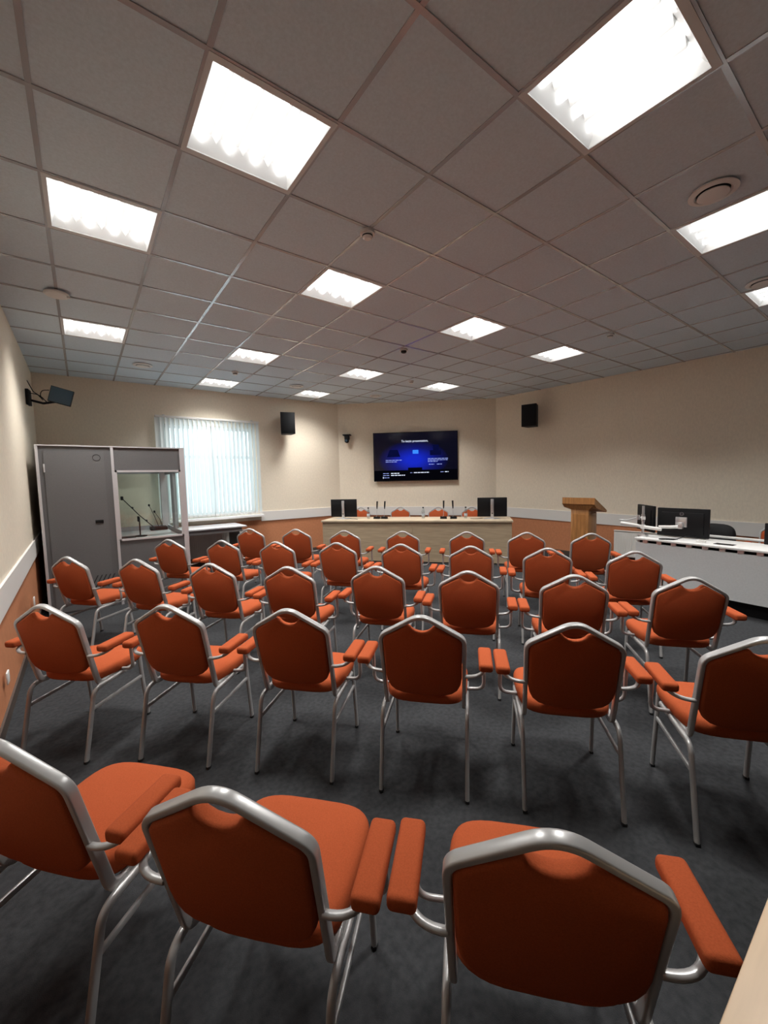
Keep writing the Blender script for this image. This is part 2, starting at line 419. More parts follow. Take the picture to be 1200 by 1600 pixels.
for k in range(ns):
    cx = -.005+1.77*k/(ns-1); a = math.radians(33+random.uniform(-6,6)); hw = .0445
    if k == 0: a = 0
    n = 6; vs = []
    for zi in (.965, 2.755):
        for j in range(n+1):
            u = -hw+2*hw*j/n; bow = .006*(1-(u/hw)**2)
            vs.append((cx+u*math.cos(a)-bow*math.sin(a), u*math.sin(a)+bow*math.cos(a), zi))
    mb.add(vs, [(j,j+1,n+2+j,n+1+j) for j in range(n)])
mb.build('slats', MT['blind'], t)
mb = MB()
for k in range(ns):
    cx = -.005+1.77*k/(ns-1)
    mb.rbox((cx-.04,-.006,.945),(cx+.04,.006,.985),.003,fr=Matrix.Translation((cx,0,0)) @ Matrix.Rotation(math.radians(24),4,'Z') @ Matrix.Translation((-cx,0,0)))
mb.build('slat_weights', MT['white'], t)

# ------------------------------------------------------------------ the armchair
def text_mesh(name, cu, parent, m):
    f = bpy.data.objects.new('lettering', cu); COL.objects.link(f); bpy.context.view_layer.update()
    me = bpy.data.meshes.new_from_object(f.evaluated_get(bpy.context.evaluated_depsgraph_get()))
    bpy.data.objects.remove(f); bpy.data.curves.remove(cu)
    me.name = name; me.materials.clear(); me.materials.append(MT[m])
    o = bpy.data.objects.new(name, me); COL.objects.link(o); o.parent = parent; return o
def lean(z): return .125-(z-.40)*.235
def make_chair(label):
    t = thing('armchair', label, 'chair', group='rows of orange armchairs')
    # seat
    mb = MB(); rings = []; n = 40
    def ring(ins, z, dome=0):
        out = []
        for k in range(n):
            a = 2*PI*k/n; c, s_ = math.cos(a), math.sin(a); e = 2/4.2
            x = math.copysign(abs(c)**e, c); y = math.copysign(abs(s_)**e, s_)
            hw = .222-.012*(1-(y+1)/2)-ins; out.append((x*hw, .332+y*(.210-ins), z-(dome*max(0,y-.3)**2)))
        return out
    lv = [(.03,.408,0),(.008,.412,0),(0,.425,0),(0,.450,0),(.006,.466,.01),(.02,.476,.014),(.05,.482,.016),(.11,.487,.016),(.17,.489,.016)]
    vs = []
    for ins,z,d in lv: vs += ring(ins,z,d)
    fs = []
    for i in range(len(lv)-1):
        for k in range(n): fs.append((i*n+k, i*n+(k+1)%n, (i+1)*n+(k+1)%n, (i+1)*n+k))
    fs.append(tuple(range(n))[::-1]); fs.append(tuple((len(lv)-1)*n+k for k in range(n)))
    mb.add(vs, fs); mb.build('seat', MT['orange'], t, ang=60)
    # padded back
    half = [(0,.474),(.06,.475),(.105,.480),(.142,.492),(.168,.514),(.183,.545),(.190,.585),(.192,.68),(.194,.765),(.191,.787),(.180,.803),(.13,.831),(.085,.857),(.066,.866),(.054,.860),(.044,.848),(.028,.838),(.012,.834)]
    poly = [(x,z) for x,z in half]+[(0,.833)]+[(-x,z) for x,z in half[:0:-1]]
    m_ = len(poly)
    def inset(p, d):
        o = []
        for i in range(len(p)):
            a, b, c = p[i-1], p[i], p[(i+1)%len(p)]
            e1 = Vector((b[0]-a[0], b[1]-a[1])).normalized(); e2 = Vector((c[0]-b[0], c[1]-b[1])).normalized()
            nrm = Vector((-(e1.y+e2.y), e1.x+e2.x)); nrm.normalize(); o.append((b[0]+nrm.x*d, b[1]+nrm.y*d))
        return o
    vs = []; fs = []
    for d, yo in ((.012,-.022),(.003,-.017),(0,-.008),(0,.010),(.004,.022),(.014,.030)):
        for x,z in inset(poly,d): vs.append((x, lean(z)+yo, z))
    for i in range(5):
        for k in range(m_): fs.append((i*m_+k, i*m_+(k+1)%m_, (i+1)*m_+(k+1)%m_, (i+1)*m_+k))
    fs.append(tuple(range(m_))[::-1]); fs.append(tuple(5*m_+k for k in range(m_)))
    MB().add(vs, fs).build('backrest', MT['orange'], t, ang=60)
    # hoop of flattened tube, running on under the seat
    P = [(.192,.42,.418),(.198,.135,.398),(.205,lean(.802),.802),(0,lean(.926)-.002,.924),(-.205,lean(.802),.802),(-.198,.135,.398),(-.192,.42,.418)]
    path = fillet(P, [.05,.055,.10,.055,.05], 8)
    MB().sweep(path, .019, .031, normal=(0,0,1), seg=3, rnd=.3).build('back_frame', MT['silver'], t)
    for s in (1,-1):
        path = fillet([(.214*s,.40,.400),(.214*s,.085,.392),(.213*s,0,.012)], [.06], 8)
        L = MB().sweep(path, .020, .026, normal=(0,0,1), seg=3, rnd=.45).build('leg', MT['silver'], t)
        MB().rbox((.213*s-.0105,-.0132,0),(.213*s+.0105,.0132,.016),.004).build('rubber_foot', MT['rubber'], L)
        L = MB().sweep([(.205*s,.455,.425),(.208*s,.462,.30),(.212*s,.490,.012)], .020, .026, normal=(0,1,0), seg=3, rnd=.45).build('leg', MT['silver'], t)
        MB().rbox((.212*s-.0105,.477,0),(.212*s+.0105,.503,.016),.004).build('rubber_foot', MT['rubber'], L)
        MB().sweep([(.213*s,.060,.283),(.209*s,.464,.290)], .012, .022, normal=(0,0,1), seg=2, rnd=.35).build('stretcher', MT['silver'], t)
        a_, b_, c_ = Vector((.206*s,.072,.598)), Vector((.312*s,.060,.604)), Vector((.303*s,.165,.632))
        path = [(1-q)**2*a_+2*q*(1-q)*b_+q*q*c_ for q in [k/12 for k in range(13)]]
        path += fillet([(.303*s,.17,.632),(.303*s,.27,.634),(.303*s,.285,.43),(.214*s,.30,.418)], [.035,.075], 8)[1:]
        MB().sweep(resample(path,.03), .020, .016, normal=(0,0,1), seg=3, rnd=.45).build('arm_frame', MT['silver'], t)
        mb = MB(); bm = bmesh.new(); bmesh.ops.create_cube(bm, size=1)
        for v in bm.verts:
            fwd = v.co.y > 0
            v.co = Vector((.3055*s+v.co.x*.067, .166+v.co.y*.222, .650+v.co.z*.040))
        bmesh.ops.bevel(bm, geom=bm.edges[:], offset=.014, segments=4, affect='EDGES', profile=.5)
        bm.verts.index_update(); mb.add([v.co.copy() for v in bm.verts], [[v.index for v in f.verts] for f in bm.faces]); bm.free()
        mb.build('armrest', MT['orange'], t, ang=60)
    return t
ROWS = [
 (5, [(-1.363,-0.402,-49.0),(-0.942,-0.949,-48.3),(-0.471,-1.453,-48.0)]),
 (4, [(-1.360,1.110,-44.8),(-0.814,0.635,-46.5),(-0.325,0.118,-48.3),(0.130,-0.401,-48.2),(0.585,-0.920,-47.8),(0.995,-1.474,-51.0)]),
 (3, [(-1.299,2.989,-49.8),(-0.798,2.358,-50.1),(-0.335,1.676,-49.2),(0.098,1.108,-48.2),(0.619,0.655,-50.3),(1.005,0.083,-50.8),(1.434,-0.457,-49.8),(1.904,-0.963,-48.4)]),
 (2, [(-0.354,3.589,-48.7),(0.108,3.011,-50.0),(0.532,2.444,-50.5),(0.990,1.903,-51.3),(1.417,1.347,-51.2),(1.823,0.781,-50.9),(2.228,0.223,-51.0),(2.604,-0.356,-51.0)]),
 (1, [(0.745,3.968,-48.0),(1.193,3.382,-47.7),(1.586,2.742,-48.0),(2.074,2.128,-47.8),(2.578,1.509,-47.9),(3.016,0.976,-47.8),(3.433,0.426,-48.2)]),
]
ROWNAME = {5:'row nearest the camera', 4:'second row from the camera', 3:'third row from the camera', 2:'fourth row from the camera', 1:'row closest to the long desk'}
ORD = ['first','second','third','fourth','fifth','sixth','seventh','eighth']
proto = None
for rn, chairs in ROWS:
    for i,(x,y,a) in enumerate(chairs):
        nn_ = len(chairs)
        place = 'leftmost' if i == 0 else ('rightmost' if i == nn_-1 else ORD[i]+' from left')
        lab = 'orange silver-framed armchair, %s in the %s' % (place, ROWNAME[rn])
        g = 'orange armchairs in the '+ROWNAME[rn]
        if proto is None:
            proto = make_chair(lab); proto.location = (x,y,0); proto.rotation_euler = (0,0,math.radians(a)); proto['group'] = g
        else:
            dup(proto, (x,y,0), math.radians(a), lab, g)
# four more behind the long desk, facing the rows
for i,(x,y) in enumerate(((3.96,5.94),(4.60,5.29),(5.09,4.58),(5.50,3.99))):
    lab = ['orange chair top behind the long desk, beside the left monitor','orange chair top behind the long desk, left of the middle bottle',
           'orange chair top behind the long desk, behind the right pair of microphones','orange chair top behind the long desk, half hidden by the right monitor'][i]
    dup(proto, (x,y,0), math.radians(-49+180), lab, 'orange armchairs behind the long desk', scale=1.035)
dup(proto, (5.84,-.75,0), math.radians(90), 'orange chair behind the white desk, cut by the right picture edge', 'orange chair behind the white desk')

# ------------------------------------------------------------------ long presidium desk
DA = math.atan2(2.600-5.267, 4.919-2.607); DL = 3.56; DZ = .80
DF = frame(2.607, 5.267, 0, DA)                 # local x along the front, local +y away from the audience
t = thing('long_desk', 'long pale oak panel desk facing the rows of chairs', 'desk', (2.607,5.267,0), DA)
MB().rbox((-.02,-.03,.762),(DL+.02,.72,DZ),.006).build('desktop', MT['oakt'], t)
MB().box((0,0,.02),(DL/2-.002,.02,.762)).build('front_panel', MT['oak'], t, smooth=False)
MB().box((DL/2+.002,0,.02),(DL,.02,.762)).build('front_panel', MT['oak'], t, smooth=False)
for x in (0,DL/2-.011,DL-.022): MB().box((x,.02,0),(x+.022,.66,.762)).build('side_panel', MT['oak'], t, smooth=False)
def at(al, off, z=DZ): p = DF @ Vector((al,off,0)); return (p.x,p.y,z)
def desk_monitor(al, wdt, label):
    t = thing('monitor', label, 'monitor', at(al,.30), DA, 'monitors on the long desk')
    MB().rbox((-wdt/2,.045,.035),(wdt/2,.075,.392),.006).build('screen_housing', MT['black'], t)
    MB().box((-wdt/2+.012,.0755,.05),(wdt/2-.012,.077,.380)).build('screen', MT['glossb'], t, smooth=False)
    MB().rbox((-.028,-.005,.01),(.028,.022,.365),.008).build('stand_pole', MT['chrome'], t)
    MB().rbox((-.04,.02,.24),(.04,.048,.32),.006).build('tilt_mount', MT['blackm'], t)
    MB().lathe([(0,0),(.135,0),(.138,.006),(.12,.014),(0,.016)], 40, fr=Matrix.Diagonal((1.1,.75,1,1))).build('stand_base', MT['chrome'], t)
    MB().lathe([(0,0),(.011,0),(.011,.003),(0,.003)], 16, fr=Matrix.Translation((0,-.004,.10)) @ Matrix.Rotation(PI/2,4,'X')).build('cable_hole', MT['blackm'], t)
    return t
desk_monitor(.33,.545,'black monitor seen from behind at the left end of the long desk')
desk_monitor(3.235,.535,'black monitor seen from behind at the right end of the long desk')
def cable(name, pts, r, label, m='blackm', cat='cable'):
    return tag(MB().sweep(resample(fillet(pts,[.06]*(len(pts)-2),6),.02), r*2, r*2, seg=2).build(name, MT[m]), label, cat)
cable('cable', [at(.42,.36,DZ+.004),at(.52,.26,DZ+.004),at(.60,.24,DZ+.004),at(.66,.20,DZ+.004)], .004, 'short black cable by the left monitor on the long desk')
cable('cable', [at(3.06,.36,DZ+.004),at(2.98,.24,DZ+.004),at(2.90,.22,DZ+.004),at(2.84,.26,DZ+.004)], .004, 'short black cable by the right monitor on the long desk')
def desk_mic(al, lean_x, label):
    t = thing('gooseneck_microphone', label, 'microphone', at(al,.32), DA, 'gooseneck microphones on the long desk')
    mb = MB(); mb.add([(-.062,-.05,0),(.062,-.05,0),(.062,.06,0),(-.062,.06,0),(-.058,-.045,.05),(.058,-.045,.05),(.058,.055,.03),(-.058,.055,.03)], [(0,3,2,1),(4,5,6,7),(0,1,5,4),(1,2,6,5),(2,3,7,6),(3,0,4,7)])
    mb.build('base', MT['blackm'], t, smooth=False)
    MB().box((-.03,.0,.0445),(.0,.02,.0475)).build('button', MT['white'], t, smooth=False)
    MB().sweep([(0,-.02,.03),(lean_x*.3,-.02,.12),(lean_x*.6,-.015,.20)], .009, .009, seg=3).build('gooseneck', MT['chrome'], t)
    MB().sweep([(lean_x*.6,-.015,.195),(lean_x*.7,-.012,.24),(lean_x,-.0,.335),(lean_x*1.02,.002,.345)], .034, .034, seg=3, taper=lambda q: .55+.45*min(1,q*2)).build('microphone_head', MT['blackm'], t)
desk_mic(1.025,.012,'black gooseneck microphone on the long desk, left one of the left pair')
desk_mic(1.175,.018,'black gooseneck microphone on the long desk, right one of the left pair')
desk_mic(2.335,.006,'black gooseneck microphone on the long desk, left one of the right pair')
desk_mic(2.525,-.016,'black gooseneck microphone on the long desk, right one of the right pair')
def bottle(al, label):
    t = thing('water_bottle', label, 'bottle', at(al,.36), DA, 'water bottles on the long desk')
    MB().lathe([(0,0),(.028,0),(.031,.006),(.031,.06),(.029,.075),(.031,.09),(.031,.135),(.026,.16),(.014,.185),(.0125,.200),(0,.200)], 20).build('body', MT['water'], t)
    MB().lathe([(.0311,.045),(.0318,.046),(.0318,.095),(.0311,.096),(.0311,.045)], 20).build('label_band', MT['blabel'], t)
    MB().lathe([(0,.225),(.014,.225),(.0155,.222),(.0155,.200),(0,.200)], 16).build('cap', MT['blackm'], t)
bottle(.84,'clear water bottle on the long desk, left of the left microphones')
bottle(1.94,'clear water bottle standing alone at the middle of the long desk')
bottle(2.75,'clear water bottle on the long desk, right of the right microphones')

# ------------------------------------------------------------------ television and things on the walls
TA = math.atan2(PTR[1]-PWT[1], PTR[0]-PWT[0]); TD = Vector((math.cos(TA), math.sin(TA), 0)); TN = Vector((math.sin(TA), -math.cos(TA), 0))
tvx, tvz = 1.765, 2.078
p = Vector((*PWT,0))+TD*tvx+TN*.07
t = thing('television', 'large black wall television showing a dark blue start screen', 'television', (p.x,p.y,tvz), TA)   # local -y faces the room
TW, TH = 1.905, 1.10
MB().rbox((-TW/2,-.022,-TH/2),(TW/2,.022,TH/2),.006).build('housing', MT['black'], t)
scr = MB().box((-TW/2+.016,-.0235,-TH/2+.022),(TW/2-.016,-.0222,TH/2-.016)).build('screen', MT['screen'], t, smooth=False)
MB().rbox((-.3,.02,-.25),(.3,.069,.25),.01).build('wall_mount', MT['blackm'], t)
MB().box((-TW/2+.016,-.0242,-TH/2+.022),(TW/2-.016,-.0236,-TH/2+.245)).build('menu_band', MT['scrblk'], scr, smooth=False)
MB().box((-.17,-.0242,-TH/2+.2451),(.15,-.0236,-TH/2+.30)).build('menu_tab', MT['scrblk'], scr, smooth=False)
def txt(body, x, z, size, m):
    cu = bpy.data.curves.new('screen_text', 'FONT'); cu.body = body; cu.size = size; cu.align_x = 'CENTER'; cu.extrude = .0004; cu.offset = .0003
    o = text_mesh('screen_text', cu, scr, m)
    o.location = (x,-.0246,z); o.rotation_euler = (PI/2,0,0); return o
txt('To begin presentation,', -.01, .325, .066, 'scrtxt')
def marks(rows, m, h, name):                    # lines of small print, too small to read in the photograph
    mb = MB(); rnd = random.Random(5)
    for x0,x1,z in rows:
        x = x0
        while x < x1:
            l = min(rnd.uniform(.03,.075), x1-x); mb.box((x,-.0246,z-h/2),(x+l,-.0242,z+h/2)); x += l+.012
    mb.build(name, MT[m], scr, smooth=False)
marks([(-.675,-.31,-.075),(-.675,-.42,-.112)], 'scrdim', .013, 'small_print')
marks([(.28,.73,-.058),(.28,.73,-.090),(.28,.50,-.122),(.30,.42,-.185),(.48,.60,-.185)], 'scrdim', .013, 'small_print')
marks([(-.56,-.37,-.372),(-.56,-.24,-.417),(-.04,.31,-.365),(.66,.74,-.360)], 'scrtxt', .017, 'small_print')
marks([(-.74,-.60,-.372),(-.74,-.60,-.417),(-.72,-.60,-.468),(-.12,-.07,-.365),(.56,.63,-.360)], 'scrdim', .012, 'small_print')
MB().box((-.745,-.0246,-.485),(-.730,-.0242,-.447)).build('screen_icon', MT['scrtxt'], scr, smooth=False)
MB().box((-.06,-.0246,.06),(.07,-.0242,.145)).build('screen_icon', MT['scrico'], scr, smooth=False)
MB().add([(x,-.0244,z) for x,z in ((-.64,.0),(-.34,.0),(-.40,.16),(-.58,.16))]+[(x,-.0236,z) for x,z in ((-.64,.0),(-.34,.0),(-.40,.16),(-.58,.16))], [(0,1,2,3),(7,6,5,4),(0,4,5,1),(1,5,6,2),(2,6,7,3),(3,7,4,0)]).build('laptop_picture', MT['scrdark'], scr, smooth=False)
MB().box((.33,-.0244,.02),(.58,-.0236,.13)).box((.40,-.0244,.13),(.53,-.0236,.25)).build('device_picture', MT['scrdark'], scr, smooth=False)

p = Vector((*PWT,0))+TD*.215+TN*.11
t = thing('conference_camera', 'black pan and tilt camera on the wall left of the television', 'camera', (p.x,p.y,2.53), TA)
MB().rbox((-.09,-.06,.06),(.09,.105,.085),.006).build('shelf', MT['blackm'], t)
MB().rbox((-.05,-.045,-.035),(.06,.05,.06),.012).build('yoke', MT['black'], t)
MB().lathe([(0,-.06),(.03,-.055),(.05,-.02),(.05,.02),(.03,.05),(0,.055)], 24, fr=Matrix.Translation((0,-.01,-.06)) @ Matrix.Rotation(PI/2,4,'X')).build('camera_head', MT['black'], t)
MB().lathe([(0,0),(.022,0),(.024,.01),(0,.01)], 20, fr=Matrix.Translation((0,-.076,-.06)) @ Matrix.Rotation(PI/2,4,'X')).build('lens', MT['glossb'], t)
def wall_speaker(x, y, z, rz, label, mount):
    t = thing('wall_speaker', label, 'speaker', (x,y,z), rz, 'black wall speakers')
    mb = MB(); mb.prism([(-.145,-.13),(.145,-.13),(.10,.13),(-.10,.13)], -.215, .215); mb.build('cabinet', MT['blackm'], t, smooth=False)
    MB().rbox((-.138,-.142,-.208),(.138,-.129,.208),.006).build('grille', MT['mesh'], t)
    MB().sweep(mount, .035, .035, seg=2).build('bracket', MT['blackm'], t)
wall_speaker(2.34,6.17,2.765,math.radians(-14),'black wall speaker between the window blind and the television',[(0,.12,-.06),(-.02,.17,-.08),(-.045,.235,-.09)])
wall_speaker(6.17,3.03,2.775,math.radians(-74),'black wall speaker on the right wall, right of the television',[(0,.12,-.06),(0,.17,-.08),(.02,.255,-.09)])
# small display on a bracket over the booth
t = thing('wall_display', 'small tilted display on a black bracket above the booth', 'display', (-1.28,5.2,2.785), math.radians(-6))
R = Matrix.Rotation(math.radians(15),4,'Y')
MB().rbox((-.125,-.02,-.105),(.125,.02,.105),.005,fr=R).build('housing', MT['black'], t)
MB().box((-.118,-.0215,-.098),(.118,-.0203,.098),fr=R).build('screen', MT['glossb'], t, smooth=False)
MB().sweep(fillet([(-.355,.06,-.06),(-.20,.05,-.10),(0,.02,-.06)],[.05]), .03, .03, seg=2).build('bracket_arm', MT['blackm'], t)
MB().rbox((-.358,-.06,-.14),(-.325,.10,.06),.005).build('wall_plate', MT['blackm'], t)
for pts in ([(-.345,.03,.18),(-.29,.02,.04),(-.20,.0,-.03),(-.15,.0,-.10)], [(-.12,.0,.07),(-.20,-.01,.06),(-.22,-.01,-.02),(-.16,.0,-.08)], [(-.33,.02,.02),(-.24,-.02,.0),(-.19,-.02,-.07)]):
    MB().sweep(resample(fillet(pts,[.06]*(len(pts)-2),6),.02), .010, .010, seg=2).build('cable', MT['blackm'], t)
tag(MB().rbox((-1.618,1.77,.265),(-1.608,1.85,.345),.003).build('wall_socket', MT['white']), 'white socket low on the terracotta left wall, nearest', 'socket')
tag(MB().rbox((6.388,3.70,.19),(6.408,3.79,.28),.003).build('wall_socket', MT['white']), 'white socket low on the right wall, right of the long desk', 'socket')
tag(MB().rbox((-1.622,3.72,.33),(-1.612,3.80,.42),.003).build('wall_socket', MT['white']), 'white socket on the left wall close to the booth', 'socket')

# ------------------------------------------------------------------ interpreter booth
BX0,BX1,BY0,BY1,BH = -1.555,.052,4.50,6.10,2.066
t = thing('interpreter_booth', 'grey interpreter booth with door and glazed front by the left wall', 'booth', (BX0,BY0,0))
def bb(lo, hi): return MB().box((lo[0]-BX0,lo[1]-BY0,lo[2]),(hi[0]-BX0,hi[1]-BY0,hi[2]))
def bpart(name, m, *bx):
    mb = MB()
    for lo,hi in bx: mb.box((lo[0]-BX0,lo[1]-BY0,lo[2]),(hi[0]-BX0,hi[1]-BY0,hi[2]))
    return mb.build(name, MT[m], t, smooth=False)
for x0,x1,y0,y1 in ((-1.555,-1.528,4.49,4.53),(-.812,-.782,4.49,4.53),(-.008,.052,4.49,4.54),(-1.555,-1.52,6.06,6.10),(-.06,.052,6.03,6.10)):
    bpart('post', 'alu', ((x0,y0,0),(x1,y1,BH)))
bpart('top_rail', 'alu', ((BX0,4.488,BH),(BX1,4.532,BH+.014)))
bpart('top_rail', 'alu', ((BX1-.04,4.53,BH),(BX1,6.10,BH+.014)))
# door leaf panel
bpart('front_panel', 'booth', ((-1.528,4.505,.0),(-.812,4.525,BH)))
d = bpart('door', 'boothd', ((-1.482,4.495,.02),(-.886,4.505,2.008)))
MB().rbox((-1.025-BX0,-.012,1.10),(-.94-BX0,-.004,1.14),.003).build('handle', MT['black'], d)
MB().lathe([(.037,0),(.042,0),(.042,.003),(.037,.003),(.037,0)], 32, fr=Matrix.Translation((-.964-BX0,-.004,1.93)) @ Matrix.Rotation(PI/2,4,'X')).build('round_badge', MT['blackm'], d)
for k in range(2): MB().rbox((-1.49-BX0,-.012,.35+1.4*k),(-1.475-BX0,-.003,.45+1.4*k),.003).build('hinge', MT['alu'], d)
mb = MB()
for k in range(5):
    x = -1.13+k*.045; pts = [(x,.27),(x+.014,.27),(x+.094,.43),(x+.080,.43)]
    vs = [(px-BX0,-.0065,pz) for px,pz in pts]+[(px-BX0,-.004,pz) for px,pz in pts]
    mb.add(vs, [(0,1,2,3),(7,6,5,4),(0,4,5,1),(1,5,6,2),(2,6,7,3),(3,7,4,0)])
mb.build('vent_slots', MT['rubber'], d, smooth=False)
# glazed bay
bpart('front_panel', 'booth', ((-.782,4.505,1.765),(-.008,4.525,BH)))
bpart('front_panel', 'booth', ((-.782,4.505,0),(-.008,4.525,.845)))
bpart('window_frame', 'alu', ((-.782,4.492,1.745),(-.008,4.53,1.770)),((-.782,4.492,.842),(-.008,4.53,.866)),((-.782,4.492,.842),(-.758,4.53,1.77)),((-.030,4.492,.842),(-.008,4.53,1.77)))
bpart('pane', 'glass', ((-.758,4.513,.866),(-.030,4.517,1.745)))
# sides, back, roof, table
bpart('side_panel', 'boothi', ((-1.552,4.53,0),(-1.535,6.06,BH)))
bpart('side_panel', 'boothi', ((.015,4.54,0),(.04,6.03,.88)),((.015,4.54,1.74),(.04,6.03,BH)),((.0,5.19,.88),(.045,5.43,1.74)))
bpart('pane', 'glass', ((.026,4.54,.88),(.030,5.19,1.74)))
bpart('pane', 'glass', ((.026,5.43,.88),(.030,6.03,1.74)))
bpart('back_panel', 'boothi', ((-1.52,6.07,0),(-.06,6.085,.885)),((-1.52,6.07,1.76),(-.06,6.085,BH)),((-1.52,6.07,.885),(-.85,6.085,1.76)))
bpart('pane', 'glass', ((-.85,6.076,.885),(-.06,6.080,1.76)))
bpart('roof_frame', 'alu', ((-1.53,5.25,2.03),(.02,5.29,BH)))
bpart('work_surface', 'gray', ((-.80,4.54,.785),(.0,6.06,.815)))
# on the booth table
t = thing('boom_stand', 'black tabletop boom microphone stand inside the glazed booth', 'microphone stand', (-.485,5.15,.815))
MB().lathe([(0,0),(.09,0),(.09,.01),(.02,.02),(0,.02)], 28).build('base', MT['blackm'], t)
MB().sweep([(0,0,.015),(0,0,.29)], .018, .018, seg=3).build('upright', MT['black'], t)
MB().rbox((-.025,-.02,.22),(.0,.02,.30),.006).build('clamp', MT['blackm'], t)
MB().sweep([(-.185,0,.555),(-.20+.21,.0,.305),(.20,0,.10)], .012, .012, seg=3).build('boom', MT['black'], t)
MB().rbox((-.215,-.015,.545),(-.18,.015,.60),.006).build('mic_clip', MT['blackm'], t)
for q in (.28,.72): MB().lathe([(0,-.02),(.014,-.02),(.014,.02),(0,.02)], 14, fr=Matrix.Translation((-.185+.385*q,0,.555-.455*q)) @ Matrix.Rotation(PI/2,4,'X')).build('knob', MT['blackm'], t)
MB().rbox((.175,-.02,.075),(.225,.02,.12),.008).build('counterweight', MT['blackm'], t)
t = thing('interpreter_console', 'black interpreter console with two gooseneck microphones inside the booth', 'console', (-.14,5.90,.815))
MB().rbox((-.13,-.09,0),(.12,.09,.06),.01).build('body', MT['blackm'], t)
for pts in ([(.0,.0,.05),(-.05,0,.22),(-.125,-.01,.42)],[(.05,.0,.05),(.02,0,.18),(-.055,-.03,.31)]):
    MB().sweep(resample([Vector(q) for q in pts],.03), .008, .008, seg=2).build('gooseneck', MT['black'], t)
    MB().lathe([(0,-.02),(.012,-.015),(.015,.0),(.012,.018),(0,.022)], 14, fr=Matrix.Translation(pts[-1])).build('microphone_head', MT['blackm'], t)
tag(MB().rbox((-.745,4.68,.815),(-.575,4.98,.85),.006).build('laptop', MT['blackm']), 'closed black laptop on the booth table beside the boom stand', 'laptop')

# ------------------------------------------------------------------ side table and radiators
t = thing('side_table', 'grey white topped table under the window beside the booth', 'table', (.10,5.55,0))
MB().rbox((0,0,.775),(1.12,.72,.80),.004).build('tabletop', MT['wtable'], t)
MB().box((.03,.03,.70),(1.04,.05,.775)).build('apron', MT['darkg'], t, smooth=False)
MB().box((.10,.02,0),(.125,.66,.775)).build('leg', MT['browne'], t, smooth=False)
MB().box((.98,.06,0),(1.005,.66,.775)).build('leg', MT['darkg'], t, smooth=False)
def radiator(name, fr, L, z0, z1, label):
    t = bpy.data.objects.new(name, None); COL.objects.link(t); t.matrix_world = fr; tag(t, label, 'radiator')
    mb = MB(); n = int(L/.033)
    mb.box((0,.0,z0),(L,.05,z1))
    for k in range(n): mb.rbox((k*L/n+.004,-.004,z0+.03),((k+1)*L/n-.004,.002,z1-.03),.005,seg=1)
    mb.build('panel', MT['rad'], t, smooth=False)
    MB().rbox((-.004,-.014,z1),(L+.004,.054,z1+.012),.003).build('top_grille', MT['rad'], t)
    MB().box((.1,.05,z0+.1),(.14,.0995,z1-.1)).box((L-.14,.05,z0+.1),(L-.1,.0995,z1-.1)).build('bracket', MT['blackm'], t, smooth=False)
radiator('radiator', frame(.36,6.30,0,0), 1.10, .18, .63, 'white ribbed radiator under the window behind the side table')
fr, L = seg_frame(PTR, PR0); fr2 = fr @ Matrix.Translation((2.52,-.10,0))
radiator('radiator', fr2, 1.1, .12, .565, 'white radiator on the right wall beside the lectern')

# ------------------------------------------------------------------ lectern
t = thing('lectern', 'honey brown wooden lectern with sloping top by the right wall', 'lectern', (5.34,1.60,0))
def hexa(mb, b, tp):
    return mb.add(b+tp, [(0,3,2,1),(4,5,6,7),(0,1,5,4),(1,2,6,5),(2,3,7,6),(3,0,4,7)])
mb = MB()   # sloping reading box: tall board towards the audience, low lip towards the speaker
mb.add([(0,-.27,1.10),(0,-.27,1.205),(.40,-.27,.99),(.40,-.27,.955),(.06,-.27,1.04),(0,.27,1.10),(0,.27,1.205),(.40,.27,.99),(.40,.27,.955),(.06,.27,1.04)],
       [(0,1,2,3,4),(9,8,7,6,5),(0,5,6,1),(1,6,7,2),(2,7,8,3),(3,8,9,4),(4,9,5,0)])
mb.build('reading_top', MT['lectern'], t, smooth=False)
mb = MB(); hexa(mb, [(.06,-.13,.99),(.34,-.13,.96),(.34,.13,.96),(.06,.13,.99)], [(.02,-.24,1.085),(.36,-.24,.975),(.36,.24,.975),(.02,.24,1.085)])
mb.build('flared_collar', MT['lectern'], t, smooth=False)
MB().rbox((.05,-.145,.04),(.33,.145,1.0),.006).build('column', MT['lectern'], t)
MB().box((.042,-.105,.12),(.052,.105,.93)).build('front_inlay', MT['lectern'], t, smooth=False)
MB().rbox((-.02,-.24,0),(.42,.24,.045),.006).build('foot_plate', MT['lectern'], t)

# ------------------------------------------------------------------ white control desk, right
CA = math.atan2(-.995,-.10)
CF = frame(4.575,.445,0,CA)                      # local x along the front to the right, local +y away from the rows
t = thing('control_desk', 'long white desk with pale grey front panel at the right', 'desk', (4.575,.445,0), CA)
CLN = 2.9
MB().rbox((0,0,.726),(CLN,.56,.75),.004).build('desktop', MT['deskw'], t)
MB().rbox((.40,.78,.735),(CLN,.88,.758),.004).build('rear_shelf', MT['deskw'], t)
MB().box((.40,.56,.64),(CLN,.78,.66)).build('cable_tray', MT['blackm'], t, smooth=False)
MB().box((.012,.020,.165),(CLN,.038,.690)).build('front_panel', MT['deskp'], t, smooth=False)
mb = MB()
for k in range(18): mb.box((.10+k*.16,.016,.690),(.155+k*.16,.038,.726))
mb.build('panel_clips', MT['chrome'], t, smooth=False)
MB().box((.02,.10,.64),(CLN,.13,.724)).build('gap_shade_strip', MT['blackm'], t, smooth=False)  # black strip put in as the shade inside the gap below the desktop
MB().box((.03,.12,0),(CLN,.15,.20)).build('black_base_panel', MT['blackm'], t, smooth=False)  # black panel set back below the front panel
for x in (.02,1.45,CLN-.04): MB().box((x,.05,0),(x+.03,.84,.726)).build('side_panel', MT['deskp'], t, smooth=False)
